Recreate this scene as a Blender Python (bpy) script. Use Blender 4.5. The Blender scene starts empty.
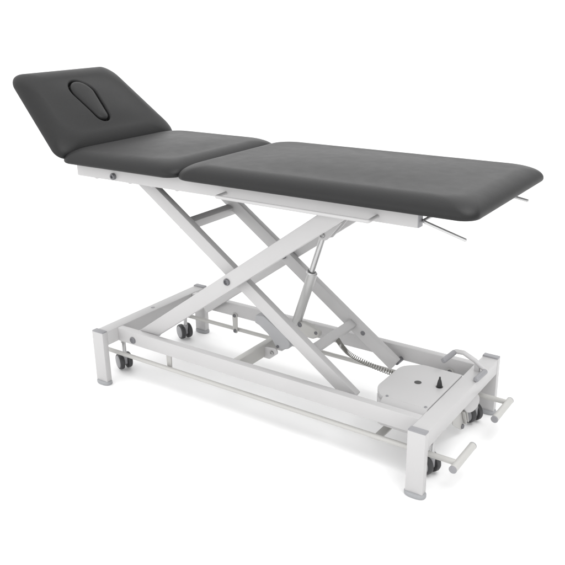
import bpy, bmesh, math
from mathutils import Vector, Matrix

S = bpy.context.scene
COL = S.collection
ZF = 0.016                      # floor lies this far below the lower ends of the posts

# ------------------------------------------------------------------ camera
cam = bpy.data.cameras.new('camera')
cam_o = bpy.data.objects.new('camera', cam)
COL.objects.link(cam_o)
S.camera = cam_o
cam.sensor_width = 36.0
cam.lens = 763.335 / 565.0 * 36.0
cam.clip_start = 0.05
cam.clip_end = 1000.0
_az, _el, _ro = -0.6096, 0.3493, -0.0166
_f = Vector((math.cos(_el) * math.sin(_az), math.cos(_el) * math.cos(_az), -math.sin(_el)))
_r = Vector((math.cos(_az), -math.sin(_az), 0))
_u = _r.cross(_f)
_c, _s = math.cos(_ro), math.sin(_ro)
_r2 = _c * _r + _s * _u
_u2 = -_s * _r + _c * _u
cam_o.matrix_world = Matrix(((_r2.x, _u2.x, -_f.x, 2.2903),
                             (_r2.y, _u2.y, -_f.y, -1.9089),
                             (_r2.z, _u2.z, -_f.z, 1.4640 + ZF),
                             (0, 0, 0, 1)))

# ------------------------------------------------------------------ world: an even white studio surround
W = bpy.data.worlds.new('World')
S.world = W
W.use_nodes = True
bg = W.node_tree.nodes['Background']
bg.inputs[0].default_value = (1.0, 1.0, 1.0, 1)
bg.inputs[1].default_value = 1.45
# the studio is dimmer on its far right side
_n = W.node_tree.nodes
_l = W.node_tree.links
_tc = _n.new('ShaderNodeTexCoord')
_dot = _n.new('ShaderNodeVectorMath'); _dot.operation = 'DOT_PRODUCT'
_dot.inputs[1].default_value = (0.83, 0.54, -0.05)
_mr = _n.new('ShaderNodeMapRange'); _mr.interpolation_type = 'SMOOTHSTEP'
_mr.inputs[1].default_value = 0.35; _mr.inputs[2].default_value = 0.92
_mr.inputs[3].default_value = 1.56; _mr.inputs[4].default_value = 0.66
_l.new(_tc.outputs['Generated'], _dot.inputs[0])
_l.new(_dot.outputs['Value'], _mr.inputs[0])
_l.new(_mr.outputs[0], bg.inputs[1])

# ------------------------------------------------------------------ lamps
def area(name, loc, target, size, power, sy=None):
    l = bpy.data.lights.new(name, 'AREA')
    l.shape = 'RECTANGLE'
    l.size = size
    l.size_y = sy or size
    l.energy = power
    o = bpy.data.objects.new(name, l)
    COL.objects.link(o)
    o.location = loc
    d = Vector(target) - Vector(loc)
    o.rotation_euler = d.to_track_quat('-Z', 'Y').to_euler()
    return o
area('overhead_softbox', (2.3, 0.1, 3.3), (1.2, 0.3, 0.2), 2.2, 50, 1.8)
area('front_softbox', (-0.6, -4.2, 1.9), (0.6, 0.3, 0.4), 2.4, 22, 1.8)

S.view_settings.view_transform = 'Standard'
S.view_settings.look = 'None'
S.view_settings.exposure = 0.0
S.view_settings.gamma = 1.0

# ------------------------------------------------------------------ materials
def mat(name, col, rough=0.5, metal=0.0, spec=0.5, bump=0.0, bscale=300.0, bdist=0.0004, var=0.0, vscale=3.0, coat=0.0):
    m = bpy.data.materials.new(name)
    m.use_nodes = True
    nt = m.node_tree
    b = nt.nodes['Principled BSDF']
    b.inputs['Base Color'].default_value = (*col, 1)
    b.inputs['Roughness'].default_value = rough
    b.inputs['Metallic'].default_value = metal
    b.inputs['Specular IOR Level'].default_value = spec
    b.inputs['Coat Weight'].default_value = coat
    tc = nt.nodes.new('ShaderNodeTexCoord')
    if var > 0:
        n = nt.nodes.new('ShaderNodeTexNoise')
        n.inputs['Scale'].default_value = vscale
        n.inputs['Detail'].default_value = 5
        nt.links.new(tc.outputs['Object'], n.inputs['Vector'])
        r = nt.nodes.new('ShaderNodeMapRange')
        r.inputs[1].default_value = 0.3
        r.inputs[2].default_value = 0.7
        r.inputs[3].default_value = 1 - var
        r.inputs[4].default_value = 1 + var
        nt.links.new(n.outputs['Fac'], r.inputs[0])
        mx = nt.nodes.new('ShaderNodeVectorMath')
        mx.operation = 'SCALE'
        mx.inputs[0].default_value = col
        nt.links.new(r.outputs[0], mx.inputs['Scale'])
        nt.links.new(mx.outputs[0], b.inputs['Base Color'])
        r2 = nt.nodes.new('ShaderNodeMapRange')
        r2.inputs[1].default_value = 0.3
        r2.inputs[2].default_value = 0.7
        r2.inputs[3].default_value = max(0.02, rough - 0.35 * var)
        r2.inputs[4].default_value = min(1, rough + 0.35 * var)
        nt.links.new(n.outputs['Fac'], r2.inputs[0])
        nt.links.new(r2.outputs[0], b.inputs['Roughness'])
    if bump > 0:
        n = nt.nodes.new('ShaderNodeTexNoise')
        n.inputs['Scale'].default_value = bscale
        n.inputs['Detail'].default_value = 3
        nt.links.new(tc.outputs['Object'], n.inputs['Vector'])
        bp = nt.nodes.new('ShaderNodeBump')
        bp.inputs['Strength'].default_value = bump
        bp.inputs['Distance'].default_value = bdist
        nt.links.new(n.outputs['Fac'], bp.inputs['Height'])
        nt.links.new(bp.outputs[0], b.inputs['Normal'])
    return m

M_VINYL = mat('charcoal_vinyl', (0.0138, 0.0138, 0.0141), 0.46, spec=0.26, bump=0.8, bscale=260, bdist=0.0005, var=0.06, vscale=22)
M_WHITE = mat('light_grey_powder_coat', (0.458, 0.453, 0.454), 0.42, spec=0.4, bump=0.12, bscale=900, bdist=0.0001, var=0.015, vscale=6)
M_FOOT = mat('warm_grey_powder_coat', (0.445, 0.44, 0.425), 0.45, spec=0.4, bump=0.1, bscale=900, bdist=0.0001, var=0.02, vscale=6)
M_CAP = mat('grey_plastic_cap', (0.25, 0.25, 0.262), 0.5, bump=0.1, bscale=800, bdist=0.0001, var=0.03, vscale=20)
M_GLIDE = mat('grey_foot_glide', (0.29, 0.295, 0.305), 0.5, var=0.03, vscale=20)
M_MOTOR = mat('blue_grey_plastic', (0.36, 0.362, 0.372), 0.5, var=0.02, vscale=15)
M_STEEL = mat('brushed_steel', (0.47, 0.47, 0.47), 0.3, metal=1.0, var=0.04, vscale=40)
M_ALU = mat('silver_aluminium', (0.55, 0.55, 0.55), 0.4, metal=0.6, var=0.03, vscale=20)
M_CYL = mat('silver_painted_cylinder', (0.43, 0.43, 0.425), 0.34, metal=0.3, var=0.02, vscale=20)
M_BOLT = mat('dull_grey_bolt', (0.16, 0.16, 0.17), 0.45, metal=0.3, var=0.05, vscale=60)
M_TYRE = mat('dark_grey_tyre', (0.036, 0.036, 0.038), 0.5, var=0.06, vscale=40)
M_HUB = mat('grey_castor_disc', (0.27, 0.27, 0.28), 0.5, var=0.03, vscale=40)
M_BLACK = mat('black_plastic', (0.012, 0.012, 0.013), 0.35)
M_CABLE = mat('grey_coil_cable', (0.19, 0.185, 0.17), 0.5, var=0.04, vscale=60)
M_DARK = mat('dark_hole', (0.06, 0.06, 0.06), 0.7)
M_FLOOR = mat('white_studio_floor', (0.93, 0.93, 0.93), 0.5, spec=0.25, var=0.004, vscale=1.5)

# ------------------------------------------------------------------ helpers
def link(name, bm, m, parent=None, smooth=35, label=None):
    bmesh.ops.recalc_face_normals(bm, faces=bm.faces)
    me = bpy.data.meshes.new(name)
    bm.to_mesh(me)
    bm.free()
    me.materials.append(m)
    for p in me.polygons:
        p.use_smooth = True
    me.set_sharp_from_angle(angle=math.radians(smooth))
    o = bpy.data.objects.new(name, me)
    COL.objects.link(o)
    if parent:
        o.parent = parent
    if label:
        o['label'] = label
    return o

def NB():
    return bmesh.new()

def bev(bm, edges, w, seg=2):
    bmesh.ops.bevel(bm, geom=edges, offset=w, segments=seg, profile=0.5, affect='EDGES', clamp_overlap=True)

def beam(bm, p0, p1, w, h, up=(0, 0, 1), b=0.0035):
    """rectangular tube from p0 to p1; w across, h along 'up'"""
    p0, p1 = Vector(p0), Vector(p1)
    d = (p1 - p0).normalized()
    side = d.cross(Vector(up)).normalized()
    upv = side.cross(d).normalized()
    t = NB()
    vs = []
    for p in (p0, p1):
        for a, c in ((-1, -1), (1, -1), (1, 1), (-1, 1)):
            vs.append(t.verts.new(p + side * a * w / 2 + upv * c * h / 2))
    t.faces.new(vs[0:4][::-1])
    t.faces.new(vs[4:8])
    for i in range(4):
        j = (i + 1) % 4
        t.faces.new((vs[i], vs[j], vs[4 + j], vs[4 + i]))
    if b:
        bev(t, list(t.edges), b, 2)
    merge(bm, t)

def box(bm, x0, x1, y0, y1, z0, z1, b=0.003):
    beam(bm, ((x0 + x1) / 2, y0, (z0 + z1) / 2), ((x0 + x1) / 2, y1, (z0 + z1) / 2), x1 - x0, z1 - z0, (0, 0, 1), b)

def merge(bm, t):
    me = bpy.data.meshes.new('tmp')
    bmesh.ops.recalc_face_normals(t, faces=t.faces)
    t.to_mesh(me)
    t.free()
    bm.from_mesh(me)
    bpy.data.meshes.remove(me)

def fillet(pts, r, n=8):
    pts = [Vector(p) for p in pts]
    out = [pts[0]]
    for i in range(1, len(pts) - 1):
        a, p, c = pts[i - 1], pts[i], pts[i + 1]
        d1, d2 = (a - p).normalized(), (c - p).normalized()
        ang = d1.angle(d2)
        L = min(r / math.tan(ang / 2), (a - p).length * .49, (c - p).length * .49)
        s, e = p + d1 * L, p + d2 * L
        for k in range(n + 1):
            t = k / n
            out.append(s * (1 - t) ** 2 + p * 2 * t * (1 - t) + e * t * t)
    out.append(pts[-1])
    return out

def tube(bm, pts, r, n=16, dome=0.3, flat=1.0):
    pts = [Vector(p) for p in pts]
    t = NB()
    d = (pts[1] - pts[0]).normalized()
    ref = Vector((0, 0, 1)) if abs(d.z) < .9 else Vector((1, 0, 0))
    u = d.cross(ref).normalized()
    rings = []
    N = len(pts)
    def ring(p, d, u, rr):
        v = d.cross(u)
        return [t.verts.new(p + (u * math.cos(2 * math.pi * k / n) + v * flat * math.sin(2 * math.pi * k / n)) * rr) for k in range(n)]
    for i, p in enumerate(pts):
        if i == 0: dd = pts[1] - pts[0]
        elif i == N - 1: dd = pts[-1] - pts[-2]
        else: dd = (pts[i + 1] - pts[i]).normalized() + (pts[i] - pts[i - 1]).normalized()
        dd = dd.normalized()
        u = (u - dd * u.dot(dd)).normalized()
        if i == 0 and dome:
            rings.append(ring(p, dd, u, r * (1 - dome)))
            rings.append(ring(p + dd * r * dome, dd, u, r))
        elif i == N - 1 and dome:
            rings.append(ring(p - dd * r * dome, dd, u, r))
            rings.append(ring(p, dd, u, r * (1 - dome)))
        else:
            rings.append(ring(p, dd, u, r))
    for a, c in zip(rings, rings[1:]):
        for k in range(n):
            j = (k + 1) % n
            t.faces.new((a[k], a[j], c[j], c[k]))
    t.faces.new(rings[0][::-1])
    t.faces.new(rings[-1])
    merge(bm, t)

def lathe(bm, base, axis, prof, n=32):
    """prof: list of (radius, distance along axis)"""
    base, ax = Vector(base), Vector(axis).normalized()
    ref = Vector((0, 0, 1)) if abs(ax.z) < .9 else Vector((1, 0, 0))
    u = ax.cross(ref).normalized()
    v = ax.cross(u)
    t = NB()
    rings = []
    for r, h in prof:
        rings.append([t.verts.new(base + ax * h + (u * math.cos(2 * math.pi * k / n) + v * math.sin(2 * math.pi * k / n)) * max(r, 1e-5)) for k in range(n)])
    for a, c in zip(rings, rings[1:]):
        for k in range(n):
            j = (k + 1) % n
            t.faces.new((a[k], a[j], c[j], c[k]))
    t.faces.new(rings[0][::-1])
    t.faces.new(rings[-1])
    merge(bm, t)

def prism(bm, poly, y0, y1, b=0.003, seg=2):
    """polygon of (x, z) extruded along y"""
    t = NB()
    a = [t.verts.new((x, y0, z)) for x, z in poly]
    c = [t.verts.new((x, y1, z)) for x, z in poly]
    t.faces.new(a)
    t.faces.new(c[::-1])
    n = len(poly)
    for i in range(n):
        j = (i + 1) % n
        t.faces.new((a[i], a[j], c[j], c[i]))
    bmesh.ops.recalc_face_normals(t, faces=t.faces)
    if b:
        cap = [e for e in t.edges if abs(e.verts[0].co.y - e.verts[1].co.y) < 1e-6]
        bev(t, cap, b, seg)
    merge(bm, t)

def slab(bm, poly, z0, z1, b=0.003, seg=2):
    """polygon of (x, y) extruded along z"""
    t = NB()
    a = [t.verts.new((x, y, z0)) for x, y in poly]
    c = [t.verts.new((x, y, z1)) for x, y in poly]
    t.faces.new(a[::-1])
    t.faces.new(c)
    n = len(poly)
    for i in range(n):
        j = (i + 1) % n
        t.faces.new((a[i], a[j], c[j], c[i]))
    bmesh.ops.recalc_face_normals(t, faces=t.faces)
    if b:
        bev(t, [e for e in t.edges if abs(e.verts[0].co.z - e.verts[1].co.z) < 1e-6], b, seg)
    merge(bm, t)

def rpoly(pts, radii, n=6):
    """rounded polygon in 2-D"""
    out = []
    N = len(pts)
    for i in range(N):
        a, p, c = (Vector((*pts[(i + k) % N], 0)) for k in (-1, 0, 1))
        r = radii[i] if isinstance(radii, (list, tuple)) else radii
        d1, d2 = (a - p), (c - p)
        ang = d1.angle(d2)
        L = min(r / math.tan(ang / 2), d1.length * .49, d2.length * .49)
        d1.normalize(); d2.normalize()
        if L < 1e-5:
            out.append((p.x, p.y)); continue
        s, e = p + d1 * L, p + d2 * L
        # circular arc
        ctr = p + (d1 + d2).normalized() * (L / math.cos(ang / 2))
        v0, v1 = s - ctr, e - ctr
        for k in range(n + 1):
            t = k / n
            w = (v0 * (1 - t) + v1 * t)
            q = ctr + w.normalized() * v0.length
            out.append((q.x, q.y))
    return out

def bolt(bm, p, ax, r=0.011, h=0.007):
    lathe(bm, p, ax, [(r, -0.002), (r, h * .6), (r * .85, h), (r * .55, h), (r * .45, h * .55), (1e-5, h * .55)], 24)

# ------------------------------------------------------------------ setting: a white studio floor
t = NB()
R = 400.0
vs = [t.verts.new((x, y, 0)) for x, y in ((-R, -R), (R, -R), (R, R), (-R, R))]
t.faces.new(vs)
fl = link('floor', t, M_FLOOR)
fl['kind'] = 'structure'

# ------------------------------------------------------------------ the couch
couch = bpy.data.objects.new('treatment_couch', None)
couch.empty_display_size = 0.2
COL.objects.link(couch)
couch.location = (0, 0, ZF)
couch['label'] = 'height adjustable treatment couch with charcoal padded top on a light grey scissor lift frame'
couch['category'] = 'treatment couch'

L, WD = 1.4808, 0.66
YC = 0.347

# ---- cushions
def outline(hx, hy, R, runs, n=14):
    """rounded rectangle, always with the same number of points"""
    corners = ((hx - R, hy - R, 0), (-hx + R, hy - R, 90), (-hx + R, -hy + R, 180), (hx - R, -hy + R, 270))
    arcs = []
    for cx, cy, a0 in corners:
        arcs.append([(cx + R * math.cos(math.radians(a0 + 90 * k / n)), cy + R * math.sin(math.radians(a0 + 90 * k / n))) for k in range(n + 1)])
    out = []
    for i in range(4):
        out += arcs[i]
        p, q = arcs[i][-1], arcs[(i + 1) % 4][0]
        m = runs[i % 2]
        out += [(p[0] + (q[0] - p[0]) * k / m, p[1] + (q[1] - p[1]) * k / m) for k in range(1, m)]
    return out

def cushion_bm(hx, hy, R, th, rt, crown, fn=None, rings=24, soft=1.04):
    """padded block centred on the origin, bottom at z = 0"""
    runs = (max(4, int(2 * hx / 0.013)), max(4, int(2 * hy / 0.013)))
    prof = [(0.010, 0.0), (0.0055, 0.0007), (0.0020, 0.0030), (0.0004, 0.0065), (0.0, 0.0105)]
    zs = 0.0105
    for k in range(1, 17):
        a = math.radians(90 * k / 16)
        prof.append((rt * (1 - math.cos(a) ** soft), zs + (th - zs) * math.sin(a) ** soft))
    t = NB()
    rr = []
    for ins, z in prof:
        rr.append([t.verts.new((x, y, z)) for x, y in outline(hx - ins, hy - ins, R + 0.55 * ins, runs)])
    ins = prof[-1][0]
    base = outline(hx - ins, hy - ins, R + 0.55 * ins, runs)
    for k in range(1, rings):
        s = 1 - k / rings
        rr.append([t.verts.new((x * s, y * s, th + crown * (math.cos(math.pi / 2 * abs(x * s / (hx - ins)) ** 1.6) * math.cos(math.pi / 2 * abs(y * s / (hy - ins)) ** 1.4)) ** 2)) for x, y in base])
    top = t.verts.new((0, 0, th + crown))
    n = len(base)
    for a, c in zip(rr, rr[1:]):
        for i in range(n):
            j = (i + 1) % n
            t.faces.new((a[i], a[j], c[j], c[i]))
    for i in range(n):
        t.faces.new((rr[-1][i], rr[-1][(i + 1) % n], top))
    t.faces.new(rr[0][::-1])
    if fn:
        for v in t.verts:
            v.co = fn(v.co)
    return t

HY = 0.327
ZB = 0.8975
TH = 0.054
def place(cx, cy, cz):
    def fn(c):
        return Vector((c.x + cx, c.y + cy, c.z + cz))
    return fn
x0, x1 = 0.487, 1.578
link('leg_cushion', cushion_bm((x1 - x0) / 2, HY, 0.046, TH, 0.066, 0.009, place((x0 + x1) / 2, YC, ZB)), M_VINYL, couch, 60)
x0, x1 = -0.108, 0.483
link('seat_cushion', cushion_bm((x1 - x0) / 2, HY, 0.048, TH, 0.066, 0.008, place((x0 + x1) / 2, YC, ZB)), M_VINYL, couch, 60)

# ---- headrest: tilted, narrowing pad with a teardrop face hole
HT = math.radians(40)
HL = 0.455              # lower end of the underside
DS = Vector((-math.cos(HT), 0, math.sin(HT)))
DN = Vector((math.sin(HT), 0, math.cos(HT)))
HTH = 0.056
HB = Vector((-0.1, 0, 0.93)) - DN * 0.010 - DS * 0.015 + Vector((-0.004, 0, -0.010))
def head_xf(s, y, h):
    k = 1 - 0.235 * max(0, s - .015) / HL
    return HB + DS * s + DN * h + Vector((0, YC + y * k, 0))
S0, S1, RA, RB = 0.157, 0.284, 0.037, 0.067
YH = -0.023  # narrow and wide ends of the hole
def tear(s, y):
    """signed distance to the teardrop outline (negative inside)"""
    d = S1 - S0
    y = abs(y)
    # distance to a round cone in 2-D
    px, py = y, s - S0
    b = (RA - RB) / d
    a = math.sqrt(1 - b * b)
    kq = px * -b + py * a
    if kq < 0:
        return math.hypot(px, py) - RA
    if kq > a * d:
        return math.hypot(px, py - d) - RB
    return px * a + py * b - RA
def head_bm():
    hx, hy = HL / 2, 0.338
    t = cushion_bm(hx, hy, 0.056, HTH, 0.076, 0.008, None, rings=110)
    for v in t.verts:
        s, y, h = v.co.x + hx, v.co.y, v.co.z
        if h > HTH - 0.012:
            d = tear(s, y - YH)
            if d < 0.03:
                e = max(0.0, d) / 0.008
                if d <= 0.002:
                    h -= 0.024
                else:
                    h -= 0.013 * math.exp(-e * e * 2.2)
        v.co = head_xf(s, y, h)
    return t
head = link('headrest', head_bm(), M_VINYL, couch, 70)
def plug_xf(s, y, h):
    return head_xf(s, y + YH, h)
def plug_bm():
    t = NB()
    ring_n = 96
    # trace outline of the round cone at inset g
    def pt(a, g):
        d = S1 - S0
        b = (RB - RA) / d
        th = math.asin(b)
        ca, sa = math.cos(a), math.sin(a)
        if sa > -b:
            return (S1 + (RB - g) * sa, (RB - g) * ca)
        return (S0 + (RA - g) * sa, (RA - g) * ca)
    prof = [(0.004, -0.03), (0.004, -0.007), (0.0052, -0.002), (0.009, 0.0022), (0.015, 0.0044), (0.022, 0.0055)]
    rr = []
    for g, h in prof:
        rr.append([t.verts.new(plug_xf(*pt(2 * math.pi * k / ring_n, g), HTH + .004 + h)) for k in range(ring_n)])
    g = prof[-1][0]
    for k in range(1, 8):
        s = 1 - k / 8
        row = []
        for i in range(ring_n):
            q = pt(2 * math.pi * i / ring_n, g)
            c = S0 + (S1 - S0) * min(1, max(0, (q[0] - S0) / (S1 - S0)))
            row.append(t.verts.new(plug_xf(c + (q[0] - c) * s, q[1] * s, HTH + .004 + 0.0055 + 0.0012 * (1 - s * s))))
        rr.append(row)
    for a, c in zip(rr, rr[1:]):
        for i in range(ring_n):
            j = (i + 1) % ring_n
            t.faces.new((a[i], a[j], c[j], c[i]))
    ctr = []
    for i in range(ring_n):
        q = pt(2 * math.pi * i / ring_n, g)
        ctr.append(S0 + (S1 - S0) * min(1, max(0, (q[0] - S0) / (S1 - S0))))
    mid = [t.verts.new(plug_xf(c, 0, HTH + .0107)) for c in ctr]
    for i in range(ring_n):
        j = (i + 1) % ring_n
        t.faces.new((rr[-1][i], rr[-1][j], mid[j], mid[i]))
    bmesh.ops.remove_doubles(t, verts=mid, dist=1e-6)
    return t
link('face_hole_plug', plug_bm(), M_VINYL, head, 70)

# ---- top frame under the cushions
FZ0, FZ1 = 0.842, 0.8972
FY0, FY1 = 0.08, 2 * YC - 0.08
FX0, FX1 = -0.078, 1.386
t = NB()
for ya, yb in ((FY0, FY0 + .03), (FY1 - .03, FY1)):
    box(t, FX0, FX1, ya, yb, FZ0, FZ1 - .0005, .003)
for xx in (FX0 + .02, 0.40, 1.20):
    box(t, xx, xx + .04, FY0 + .029, FY1 - .029, FZ0 + .006, FZ1 - .003, .003)
frame = link('top_frame', t, M_WHITE, couch)
for ya, yb in ((FY0, FY0 + .03), (FY1 - .03, FY1)):
    t = NB()
    box(t, FX1 - .006, FX1 + .003, ya + .0012, yb - .0012, FZ0 + .0012, FZ1 - .002, .001)
    link('end_cap', t, M_CAP, frame)
for y, sg in ((FY0, -1), (FY1, 1)):
    t = NB()
    lathe(t, (0.128, y, 0.860), (0, sg, 0), [(0.0125, -.003), (0.0125, .009), (0.0105, .012), (0.006, .012), (0.005, .007), (1e-5, .007)], 32)
    link('pivot_bolt', t, M_BOLT, frame)
for xx in (0.021, 0.201, 0.315, 0.437):
    for y in (FY0 + .012, FY1 - .012):
        t = NB()
        lathe(t, (xx, y, FZ0 + .001), (0, 0, -1), [(0.008, 0), (0.008, .003), (0.006, .005)], 16)
        link('screw', t, M_WHITE, frame)
# carrier bars that hold the headrest
t = NB()
for y in (YC - .15, YC + .15):
    a = HB + DN * -0.012 + Vector((0, y, 0))
    beam(t, a + DS * 0.02, a + DS * 0.36, .04, .02, DN)
    beam(t, (FX0 + .06, y, FZ0 + .022), a + DS * 0.04, .03, .02, (0, 0, 1))
tube(t, [(-.045, FY0 + .028, FZ0 + .022), (-.045, FY1 - .028, FZ0 + .022)], .010)
link('headrest_carrier', t, M_WHITE, couch)

# ---- side bars (round rod held off the rail)
for y, sg in ((FY0, -1), (FY1, 1)):
    t = NB()
    yo = y + sg * .05
    tube(t, fillet([(0.672, y - sg * .003, 0.861), (0.668, yo, 0.858), (1.250, yo, 0.8555), (1.254, y - sg * .003, 0.861)], .007), .0060, 14, .3)
    link('side_bar', t, M_WHITE, couch)

# ---- paper roll holder: one bent wire under the foot end
t = NB()
YR0, YR1 = 0.100, 0.594
tube(t, fillet([(1.530, YR0, 0.823), (1.392, YR0, 0.861), (1.392, YR1, 0.861), (1.548, YR1, 0.836)], .012), .0052, 14, .4)
link('paper_roll_holder', t, M_ALU, couch)

# ---- scissor lift
PX, PZ = 0.627, 0.517
SL = 0.707
n_ = math.hypot(1, SL)
def armline(sign, off):
    def f(x):
        return (x, PZ + sign * SL * (x - PX) + off * n_)
    return f
AZ = armline(1, -0.0035)
BZ = armline(-1, 0.0)
AH, BH = 0.059, 0.052
def arm(y0, y1, fn, xa, xb, h, name='scissor_arm'):
    (ax, az), (bx, bz) = fn(xa), fn(xb)
    t = NB()
    beam(t, (ax, (y0 + y1) / 2, az), (bx, (y0 + y1) / 2, bz), y1 - y0, h, (0, 0, 1), .0035)
    return link(name, t, M_WHITE, couch)
YA0, YA1 = (0.120, 0.150), (0.518, 0.548)
YB0, YB1 = (0.170, 0.200), (0.484, 0.514)
a0 = arm(*YA0, AZ, 0.155, 1.126, AH)
a1 = arm(*YA1, AZ, 0.155, 1.126, AH)
b0 = arm(*YB0, BZ, 0.150, 1.130, BH)
b1 = arm(*YB1, BZ, 0.150, 1.130, BH)
for arm_o, y, sg in ((a0, YA0[0], -1), (a1, YA1[1], 1)):
    t = NB()
    lathe(t, (PX, y, PZ), (0, sg, 0), [(0.0135, -.003), (0.0135, .005), (0.0115, .008), (0.0085, .008), (0.0075, .003), (1e-5, .003)], 32)
    link('pivot_bolt', t, M_BOLT, arm_o)
for arm_o, y, sg in ((b0, YB0[1], 1), (b1, YB1[0], -1)):
    t = NB()
    lathe(t, (PX, y, PZ), (0, sg, 0), [(0.013, -.003), (0.013, .008), (0.010, .011)], 32)
    link('pivot_bolt', t, M_BOLT, arm_o)
t = NB()
lathe(t, (0.994, YB1[0], 0.265), (0, -1, 0), [(0.0095, -.003), (0.0095, .0015), (0.006, .0015), (0.005, .0005), (1e-5, .0005)], 32)
link('pivot_bolt', t, M_BOLT, b1)
# pivots and rollers at the ends of the arms
for arm_o, x, z, y0, y1 in ((a0, 0.168, 0.190, .112, .124), (a1, 0.168, 0.190, .545, .556),
                            (b0, 0.150, BZ(0.150)[1], .108, .172), (b1, 0.150, BZ(0.150)[1], .512, .588),
                            (a0, 1.112, AZ(1.112)[1], .108, .124), (a1, 1.112, AZ(1.112)[1], .545, .588),
                            (b0, 1.128, BZ(1.128)[1], .113, .172), (b1, 1.128, BZ(1.128)[1], .512, .556)):
    t = NB()
    tube(t, [(x, y0, z), (x, y1, z)], .010, 20, 0)
    link('pivot_pin', t, M_BOLT, arm_o)
t = NB()
lathe(t, (0.216, YA0[1] - .002, 0.199), (0, 1, 0), [(0.012, 0), (0.012, .016), (0.010, .019), (1e-5, .019)], 28)
link('pivot_bolt', t, M_CAP, a0)
# cross tubes between the arms
def cross(fn, x, y0, y1, w, h, perp=0.0, tilt=None):
    cx, cz = fn(x)
    t = NB()
    sgn = 1 if fn is AZ else -1
    up = Vector((-sgn * SL, 0, 1)).normalized()
    c = Vector((cx, 0, cz)) + up * perp
    beam(t, c + Vector((0, y0, 0)), c + Vector((0, y1, 0)), w, h, up, .003)
    return link('cross_tube', t, M_WHITE, couch)
t = NB()
beam(t, (0.358, YB0[1] - .001, 0.670), (0.358, YB1[1] - .001, 0.670), .034, .038, (.35, 0, .93), .003)
link('cross_tube', t, M_WHITE, couch)
cross(BZ, 0.945, YB0[1] - .001, YB1[0] + .001, .034, .030)
cross(AZ, 0.985, YA0[1] - .001, YA1[0] + .001, .044, .030)

# ---- actuator
act = bpy.data.objects.new('actuator', None)
COL.objects.link(act); act.parent = couch
YM = 0.33
P_top = Vector((0.918, YM, 0.692)); P_bot = Vector((0.768, YM, 0.258))
dv = (P_top - P_bot).normalized()
J = Vector((0.858, YM, 0.536))
t = NB(); lathe(t, P_bot, dv, [(0.017, 0), (0.0185, .004), (0.0185, (J - P_bot).length - .004), (0.0178, (J - P_bot).length)], 40)
link('cylinder', t, M_CYL, act)
t = NB(); lathe(t, J - dv * .006, dv, [(0.0188, 0), (0.0198, .001), (0.0198, .006), (0.0190, .008), (0.0155, .008), (0.015, .005), (0.0118, .005)], 40)
link('collar', t, M_ALU, act)
t = NB(); lathe(t, J - dv * .03, dv, [(0.0115, 0), (0.0115, (P_top - J).length + .03)], 32)
link('piston_rod', t, M_STEEL, act)
t = NB()
tube(t, [P_top + Vector((0, -.013, 0)), P_top + Vector((0, .013, 0))], .016, 28, .1)
link('rod_end', t, M_STEEL, act)
t = NB()
for y in (YM - .022, YM + .016):
    t = NB()
    prism(t, rpoly([(0.905, 0.672), (0.937, 0.676), (1.000, 0.752), (0.955, 0.745), (0.897, 0.700)], [.012, .010, .004, .004, .012]), y, y + .006, .001)
    link('mounting_bracket', t, M_WHITE, act)
t = NB()
bolt(t, P_top + Vector((0, -.022, 0)), (0, -1, 0), .0105, .007)
link('bolt', t, M_STEEL, act)
t = NB()
bolt(t, P_top + Vector((0, .022, 0)), (0, 1, 0), .0105, .007)
link('bolt', t, M_STEEL, act)
t = NB()
prism(t, rpoly([(0.616, 0.322), (0.655, 0.327), (0.755, 0.268), (0.782, 0.236), (0.772, 0.214), (0.742, 0.203), (0.712, 0.205), (0.688, 0.240), (0.670, 0.256), (0.632, 0.281), (0.610, 0.288)],
      [.006, .02, .03, .02, .02, .02, .02, .03, .03, .02, .008], 5), .298, .362, .014, 5)
link('motor_housing', t, M_MOTOR, act)
t = NB()
prism(t, rpoly([(0.780, 0.326), (0.827, 0.331), (0.867, 0.322), (0.900, 0.306), (0.896, 0.285), (0.867, 0.270), (0.831, 0.272), (0.776, 0.292)], [.008, .02, .03, .014, .014, .03, .03, .02], 6), .318, .344, .008, 4)
lug = link('lower_lug', t, M_FOOT, act)
t = NB()
bolt(t, (0.884, .3185, 0.301), (0, -1, 0), .007, .003)
link('bolt', t, M_BOLT, lug)
t = NB()
bolt(t, (0.812, .3185, 0.318), (0, -1, 0), .009, .004)
link('bolt', t, M_BOLT, lug)

# ---- base frame
CZ0, CZ1 = 0.158, 0.2185
t = NB()
box(t, 0.0008, 0.0602, 0.027, 0.633, CZ0, CZ1, .004)
base = bpy.data.objects.new('base_frame', None)
COL.objects.link(base); base.parent = couch
e0 = link('end_rail', t, M_WHITE, base)
t = NB()
lathe(t, (0.031, 0.326, CZ1 - .001), (0, 0, 1), [(0.009, 0), (0.009, .0016), (0.007, .002)], 24)
link('screw', t, M_CAP, e0)
t = NB()
box(t, L - .0605, L - .0008, 0.027, 0.633, CZ0, CZ1, .004)
e1 = link('end_rail', t, M_WHITE, base)
for y in (.17, .30):
    t = NB()
    lathe(t, (L - .02, y, CZ0 + .001), (0, 0, -1), [(0.006, 0), (0.006, .004), (0.0045, .006)], 16)
    link('screw', t, M_FOOT, e1)
RY = ((0.085, 0.115), (0.552, 0.582))
for (ya, yb), sg, yb_ in ((RY[0], -1, 0.085), (RY[1], 1, 0.582)):
    t = NB()
    box(t, 0.0595, L - .0598, ya, yb, CZ0, CZ1 - .001, .0035)
    r = link('side_rail', t, M_WHITE, base)
    t = NB()
    lathe(t, (0.145, yb_, 0.180), (0, sg, 0), [(0.0145, -.003), (0.0145, .003), (0.0125, .0055), (0.0090, .0055), (0.0080, .003), (1e-5, .003)], 32)
    link('pivot_bolt', t, M_BOLT, r)
t = NB()
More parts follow.
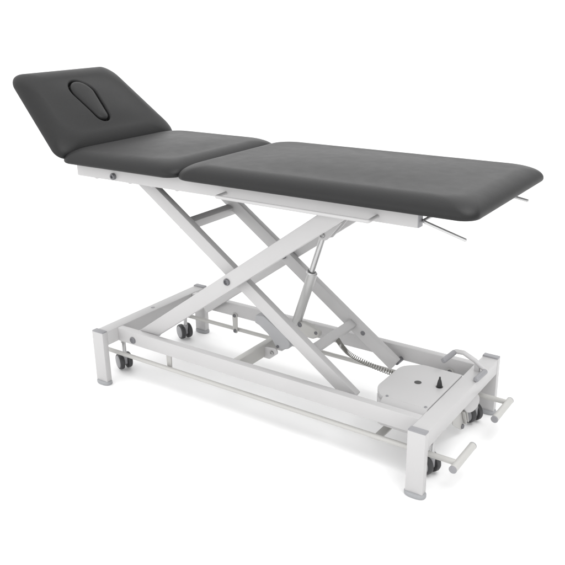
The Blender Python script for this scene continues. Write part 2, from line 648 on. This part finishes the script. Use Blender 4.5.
box(t, 0.640, 0.668, RY[0][1] - .001, RY[1][0] + .001, 0.160, 0.212, .003)
ct = link('cross_tube', t, M_FOOT, base)
t = NB()
for y in (.370, .284):
    t = NB()
    prism(t, rpoly([(0.662, 0.204), (0.722, 0.208), (0.732, 0.190), (0.690, 0.156), (0.662, 0.156)], [.003, .006, .012, .010, .003]), y, y + .006, .001)
    br = link('motor_bracket', t, M_WHITE, ct)
t = NB(); bolt(t, (0.704, .284, 0.188), (0, -1, 0), .0085, .006); link('bolt', t, M_STEEL, br)
t = NB(); bolt(t, (0.722, .298, 0.213), (0, -1, 0), .006, .004); link('bolt', t, M_BOLT, br)

# ---- legs
PB = 0.0275
def leg(x0, y0):
    t = NB()
    box(t, x0, x0 + .0612, y0, y0 + PB, 0.0, 0.2195, .0025)
    o = link('leg', t, M_WHITE, couch)
    t = NB()
    box(t, x0 + .0006, x0 + .0606, y0 + .0006, y0 + PB - .0006, 0.2150, 0.2232, .0018)
    link('end_cap', t, M_CAP, o)
    t = NB()
    cx, cy = x0 + .0306, y0 + PB / 2
    t2 = NB()
    n = 40
    rings = []
    for sx, sy, z in ((.028, .014, -.016), (.0345, .0195, -.0155), (.0365, .0215, -.012), (.0365, .0215, -.004), (.0350, .0200, -.0005), (.031, .0150, .0015), (.029, .0132, .0015)):
        rr = []
        for k in range(n):
            a = 2 * math.pi * k / n
            c, s = math.cos(a), math.sin(a)
            e = 0.80
            rr.append(t2.verts.new((cx + sx * math.copysign(abs(c) ** e, c), cy + sy * math.copysign(abs(s) ** e, s), z)))
        rings.append(rr)
    for a, c in zip(rings, rings[1:]):
        for k in range(n):
            j = (k + 1) % n
            t2.faces.new((a[k], a[j], c[j], c[k]))
    t2.faces.new(rings[0][::-1]); t2.faces.new(rings[-1])
    merge(t, t2)
    link('foot_glide', t, M_GLIDE, o)
leg(0.0, 0.0)
leg(0.0, WD - PB)
leg(L - .0612, 0.0)
leg(L - .0612, WD - PB)

# ---- castors (twin wheel)
def castor(x, y, ang):
    c = bpy.data.objects.new('castor', None)
    COL.objects.link(c); c.parent = couch
    a = Vector((math.cos(ang), math.sin(ang), 0))      # wheel axis
    f = Vector((-a.y, a.x, 0))
    rz = -0.016 + 0.0355 + 0.004
    ctr = Vector((x, y, rz)) - f * 0.016
    for sg in (-1, 1):
        t = NB()
        R_ = 0.0355
        w0 = 0.0068
        prof = [(0.012, w0), (R_ - .006, w0), (R_ - .001, w0 + .002), (R_, w0 + .006), (R_, w0 + .014), (R_ - .002, w0 + .019), (R_ - .006, w0 + .0215), (R_ - .0065, w0 + .0195), (0.006, w0 + .0195)]
        lathe(t, ctr, a * sg, prof, 48)
        w = link('wheel', t, M_TYRE, c)
        t = NB()
        lathe(t, ctr, a * sg, [(R_ - .0075, w0 + .018), (R_ - .0075, w0 + .0205), (R_ - .010, w0 + .0225), (0.010, w0 + .0245), (1e-5, w0 + .0245)], 40)
        link('hub', t, M_HUB, w)
    t = NB()
    # hood between the wheels
    poly = []
    for k in range(13):
        q = math.radians(-20 + 220 * k / 12)
        poly.append((0.024 * math.cos(q), 0.0245 * math.sin(q)))
    t2 = NB()
    va = [t2.verts.new(ctr + f * px + Vector((0, 0, pz)) - a * .0063) for px, pz in poly]
    vb = [t2.verts.new(ctr + f * px + Vector((0, 0, pz)) + a * .0063) for px, pz in poly]
    t2.faces.new(va); t2.faces.new(vb[::-1])
    for i in range(len(poly)):
        j = (i + 1) % len(poly)
        t2.faces.new((va[i], va[j], vb[j], vb[i]))
    merge(t, t2)
    lathe(t, Vector((x, y, rz)) - f * .002, (0, 0, 1), [(0.012, .0), (0.012, .030), (0.010, .036)], 24)
    link('fork', t, M_HUB, c)
    t = NB()
    lathe(t, Vector((x, y, rz + .030)) - f * .002, (0, 0, 1), [(0.0085, 0), (0.0085, .060), (0.012, .062), (0.012, CZ0 - rz - .031)], 24)
    link('stem', t, M_STEEL, c)
AN = math.radians(247)
castor(0.018, 0.150, AN)
castor(0.026, 0.535, AN)
castor(L - .034, 0.145, AN)
castor(L - .040, 0.541, AN)

# ---- foot rods, hanging links and pedals
RODS = ((0.100, 1, 0.0), (0.566, -1, 0.0))
for y, sg, _ in RODS:
    t = NB()
    tube(t, [(-0.030, y, .092), (1.412, y, .092)], .0090, 20, .2)
    rod = link('foot_rod', t, M_FOOT, couch)
    for xx in ((0.312,) if sg > 0 else (0.312, 1.331)):
        t = NB()
        yy = y + sg * .0165
        prism(t, rpoly([(xx - .014, .176), (xx + .014, .176), (xx + .011, .080), (xx - .011, .080)], [.010, .010, .008, .008]), yy - .003, yy + .003, .001)
        lk = link('hanging_link', t, M_FOOT, rod)
        for z in (.165, .0915):
            t = NB()
            bolt(t, (xx, yy + sg * .003, z), (0, sg, 0), .0085, .004)
            link('bolt', t, M_BOLT, lk)
# tie bar between the rods
t = NB()
box(t, 1.245, 1.275, .098, .568, .080, .086, .001)
link('tie_bar', t, M_FOOT, couch)
for y, sg in ((0.100, -1), (0.566, 1)):
    t = NB()
    yo = y - sg * .012
    tube(t, [(1.405, y, .092), (1.545, y, .092)], .0098, 20, .1)
    ped = link('foot_pedal', t, M_FOOT, couch)
    ya, yb = (0.060, 0.226) if sg < 0 else (0.428, 0.590)
    t = NB()
    tube(t, [(1.552, ya + .002, .090), (1.552, yb - .002, .090)], .0128, 28, 0)
    link('tread_bar', t, M_FOOT, ped)
    for q, s in ((ya, -1), (yb, 1)):
        t = NB()
        lathe(t, (1.552, q - s * .002, .090), (0, s, 0), [(0.0131, 0), (0.0131, .003), (0.0115, .0045), (1e-5, .0045)], 28)
        link('end_cap', t, M_CAP, ped)

# ---- rocker pedal with two grips over the end rail
t = NB()
YP = 0.505
path = fillet([(1.362, YP - .012, 0.270), (1.364, YP, 0.274), (1.395, YP, 0.276), (1.440, YP, 0.256), (1.480, YP, 0.228), (1.481, YP - .012, 0.226)], .012)
tube(t, path, .0088, 20, 0)
beam(t, (1.449, YP, CZ1 - .002), (1.449, YP, 0.250), .012, .020, (1, 0, 0), .002)
rk = link('rocker_pedal', t, M_WHITE, couch)
for p0, p1 in (((1.362, YP - .004, .2715), (1.352, YP - .083, .2655)), ((1.481, YP - .004, .2265), (1.478, YP - .088, .2285))):
    t = NB()
    tube(t, [p0, p1], .0102, 24, .35)
    link('grip', t, M_CAP, rk)

# ---- control box
t = NB()
top = [(1.4165, 0.160), (1.4165, 0.452), (1.262, 0.452), (1.2, 0.400), (1.2, 0.215), (1.240, 0.160)]
slab(t, rpoly(top, [.003, .003, .05, .06, .06, .03], 10), 0.196, 0.2165, .003)
top2 = [(1.4165, 0.132), (1.4165, 0.452), (1.262, 0.452), (1.206, 0.400), (1.206, 0.205), (1.246, 0.134)]
slab(t, rpoly(top2, [.003, .003, .05, .06, .06, .03], 10), 0.118, 0.199, .004)
# sloping front lip
prism_pts = [(0.132, .1985), (0.1605, .2150), (0.1605, .1985)]
t2 = NB()
va = [t2.verts.new((1.252, y, z)) for y, z in prism_pts]
vb = [t2.verts.new((1.4160, y, z)) for y, z in prism_pts]
t2.faces.new(va); t2.faces.new(vb[::-1])
for i in range(3):
    j = (i + 1) % 3
    t2.faces.new((va[i], va[j], vb[j], vb[i]))
merge(t, t2)
cb = link('control_box', t, M_WHITE, couch)
t = NB()
lathe(t, (1.309, 0.312, 0.2166), (0, 0, 1), [(0.0125, -.001), (0.0125, .0008), (0.0115, .0012), (1e-5, .0012)], 36)
link('socket', t, M_DARK, cb)
t = NB()
lathe(t, (1.385, 0.322, 0.2166), (0, 0, 1), [(0.0125, 0), (0.0125, .0012), (0.0095, .0015), (0.0092, .006), (0.0085, .012), (0.0060, .024), (0.0038, .029), (0.0032, .036), (0.0026, .038), (1e-5, .038)], 32)
link('lock_plug', t, M_BLACK, cb)
for x, y in ((1.264, .166), (1.405, .166)):
    t = NB()
    lathe(t, (x, y, .2160), (0, 0, 1), [(0.0052, 0), (0.0052, .0022), (0.004, .003), (0.0022, .003), (0.002, .0015), (1e-5, .0015)], 20)
    link('screw', t, M_CAP, cb)

# ---- coiled cable
ctrl = [Vector(p) for p in ((0.952, .36, .278), (0.972, .364, .250), (1.01, .368, .222), (1.09, .375, .199), (1.19, .372, .190), (1.215, .370, .188))]
def cr(t):
    n = len(ctrl) - 1
    i = min(int(t * n), n - 1)
    u = t * n - i
    p0, p1, p2, p3 = ctrl[max(i - 1, 0)], ctrl[i], ctrl[i + 1], ctrl[min(i + 2, n)]
    return 0.5 * ((2 * p1) + (p2 - p0) * u + (2 * p0 - 5 * p1 + 4 * p2 - p3) * u * u + (3 * p1 - p0 - 3 * p2 + p3) * u ** 3)
pts = []
TURN, PER = 52, 14
for k in range(TURN * PER + 1):
    s = k / (TURN * PER)
    p = cr(s)
    d = (cr(min(1, s + .01)) - cr(max(0, s - .01))).normalized()
    u = d.cross(Vector((0, 1, 0))).normalized()
    v = d.cross(u)
    a = 2 * math.pi * k / PER
    pts.append(p + (u * math.cos(a) + v * math.sin(a)) * .0082)
t = NB()
tube(t, pts, .0017, 6, 0)
link('coil_cable', t, M_CABLE, couch, 80)

# ---- castor release mechanism under the foot end rail
t = NB()
lathe(t, (1.452, 0.452, 0.118), (0.92, -0.39, 0), [(0.0, -.010), (0.036, -.010), (0.038, -.008), (0.038, .008), (0.036, .010), (1e-5, .010)], 40)
link('cam_disc', t, M_WHITE, couch)
t = NB()
t2 = NB()
prism(t2, rpoly([(.345, .1585), (.430, .1585), (.432, .095), (.462, .034), (.455, .010), (.432, .006), (.345, .070)], [.001, .001, .02, .01, .012, .014, .02]), 1.430, 1.434, .001)
for v in t2.verts:
    v.co = Vector((v.co.y, v.co.x, v.co.z))
merge(t, t2)
beam(t, (1.441, .431, .102), (1.441, .463, .030), .0035, .016, (1, 0, 0), .001)
beam(t, (1.441, .420, .090), (1.441, .451, .026), .0035, .012, (1, 0, 0), .001)
lv = link('release_lever', t, M_FOOT, couch)
t = NB(); bolt(t, (1.434, .436, .020), (1, 0, 0), .009, .006); link('bolt', t, M_BOLT, lv)
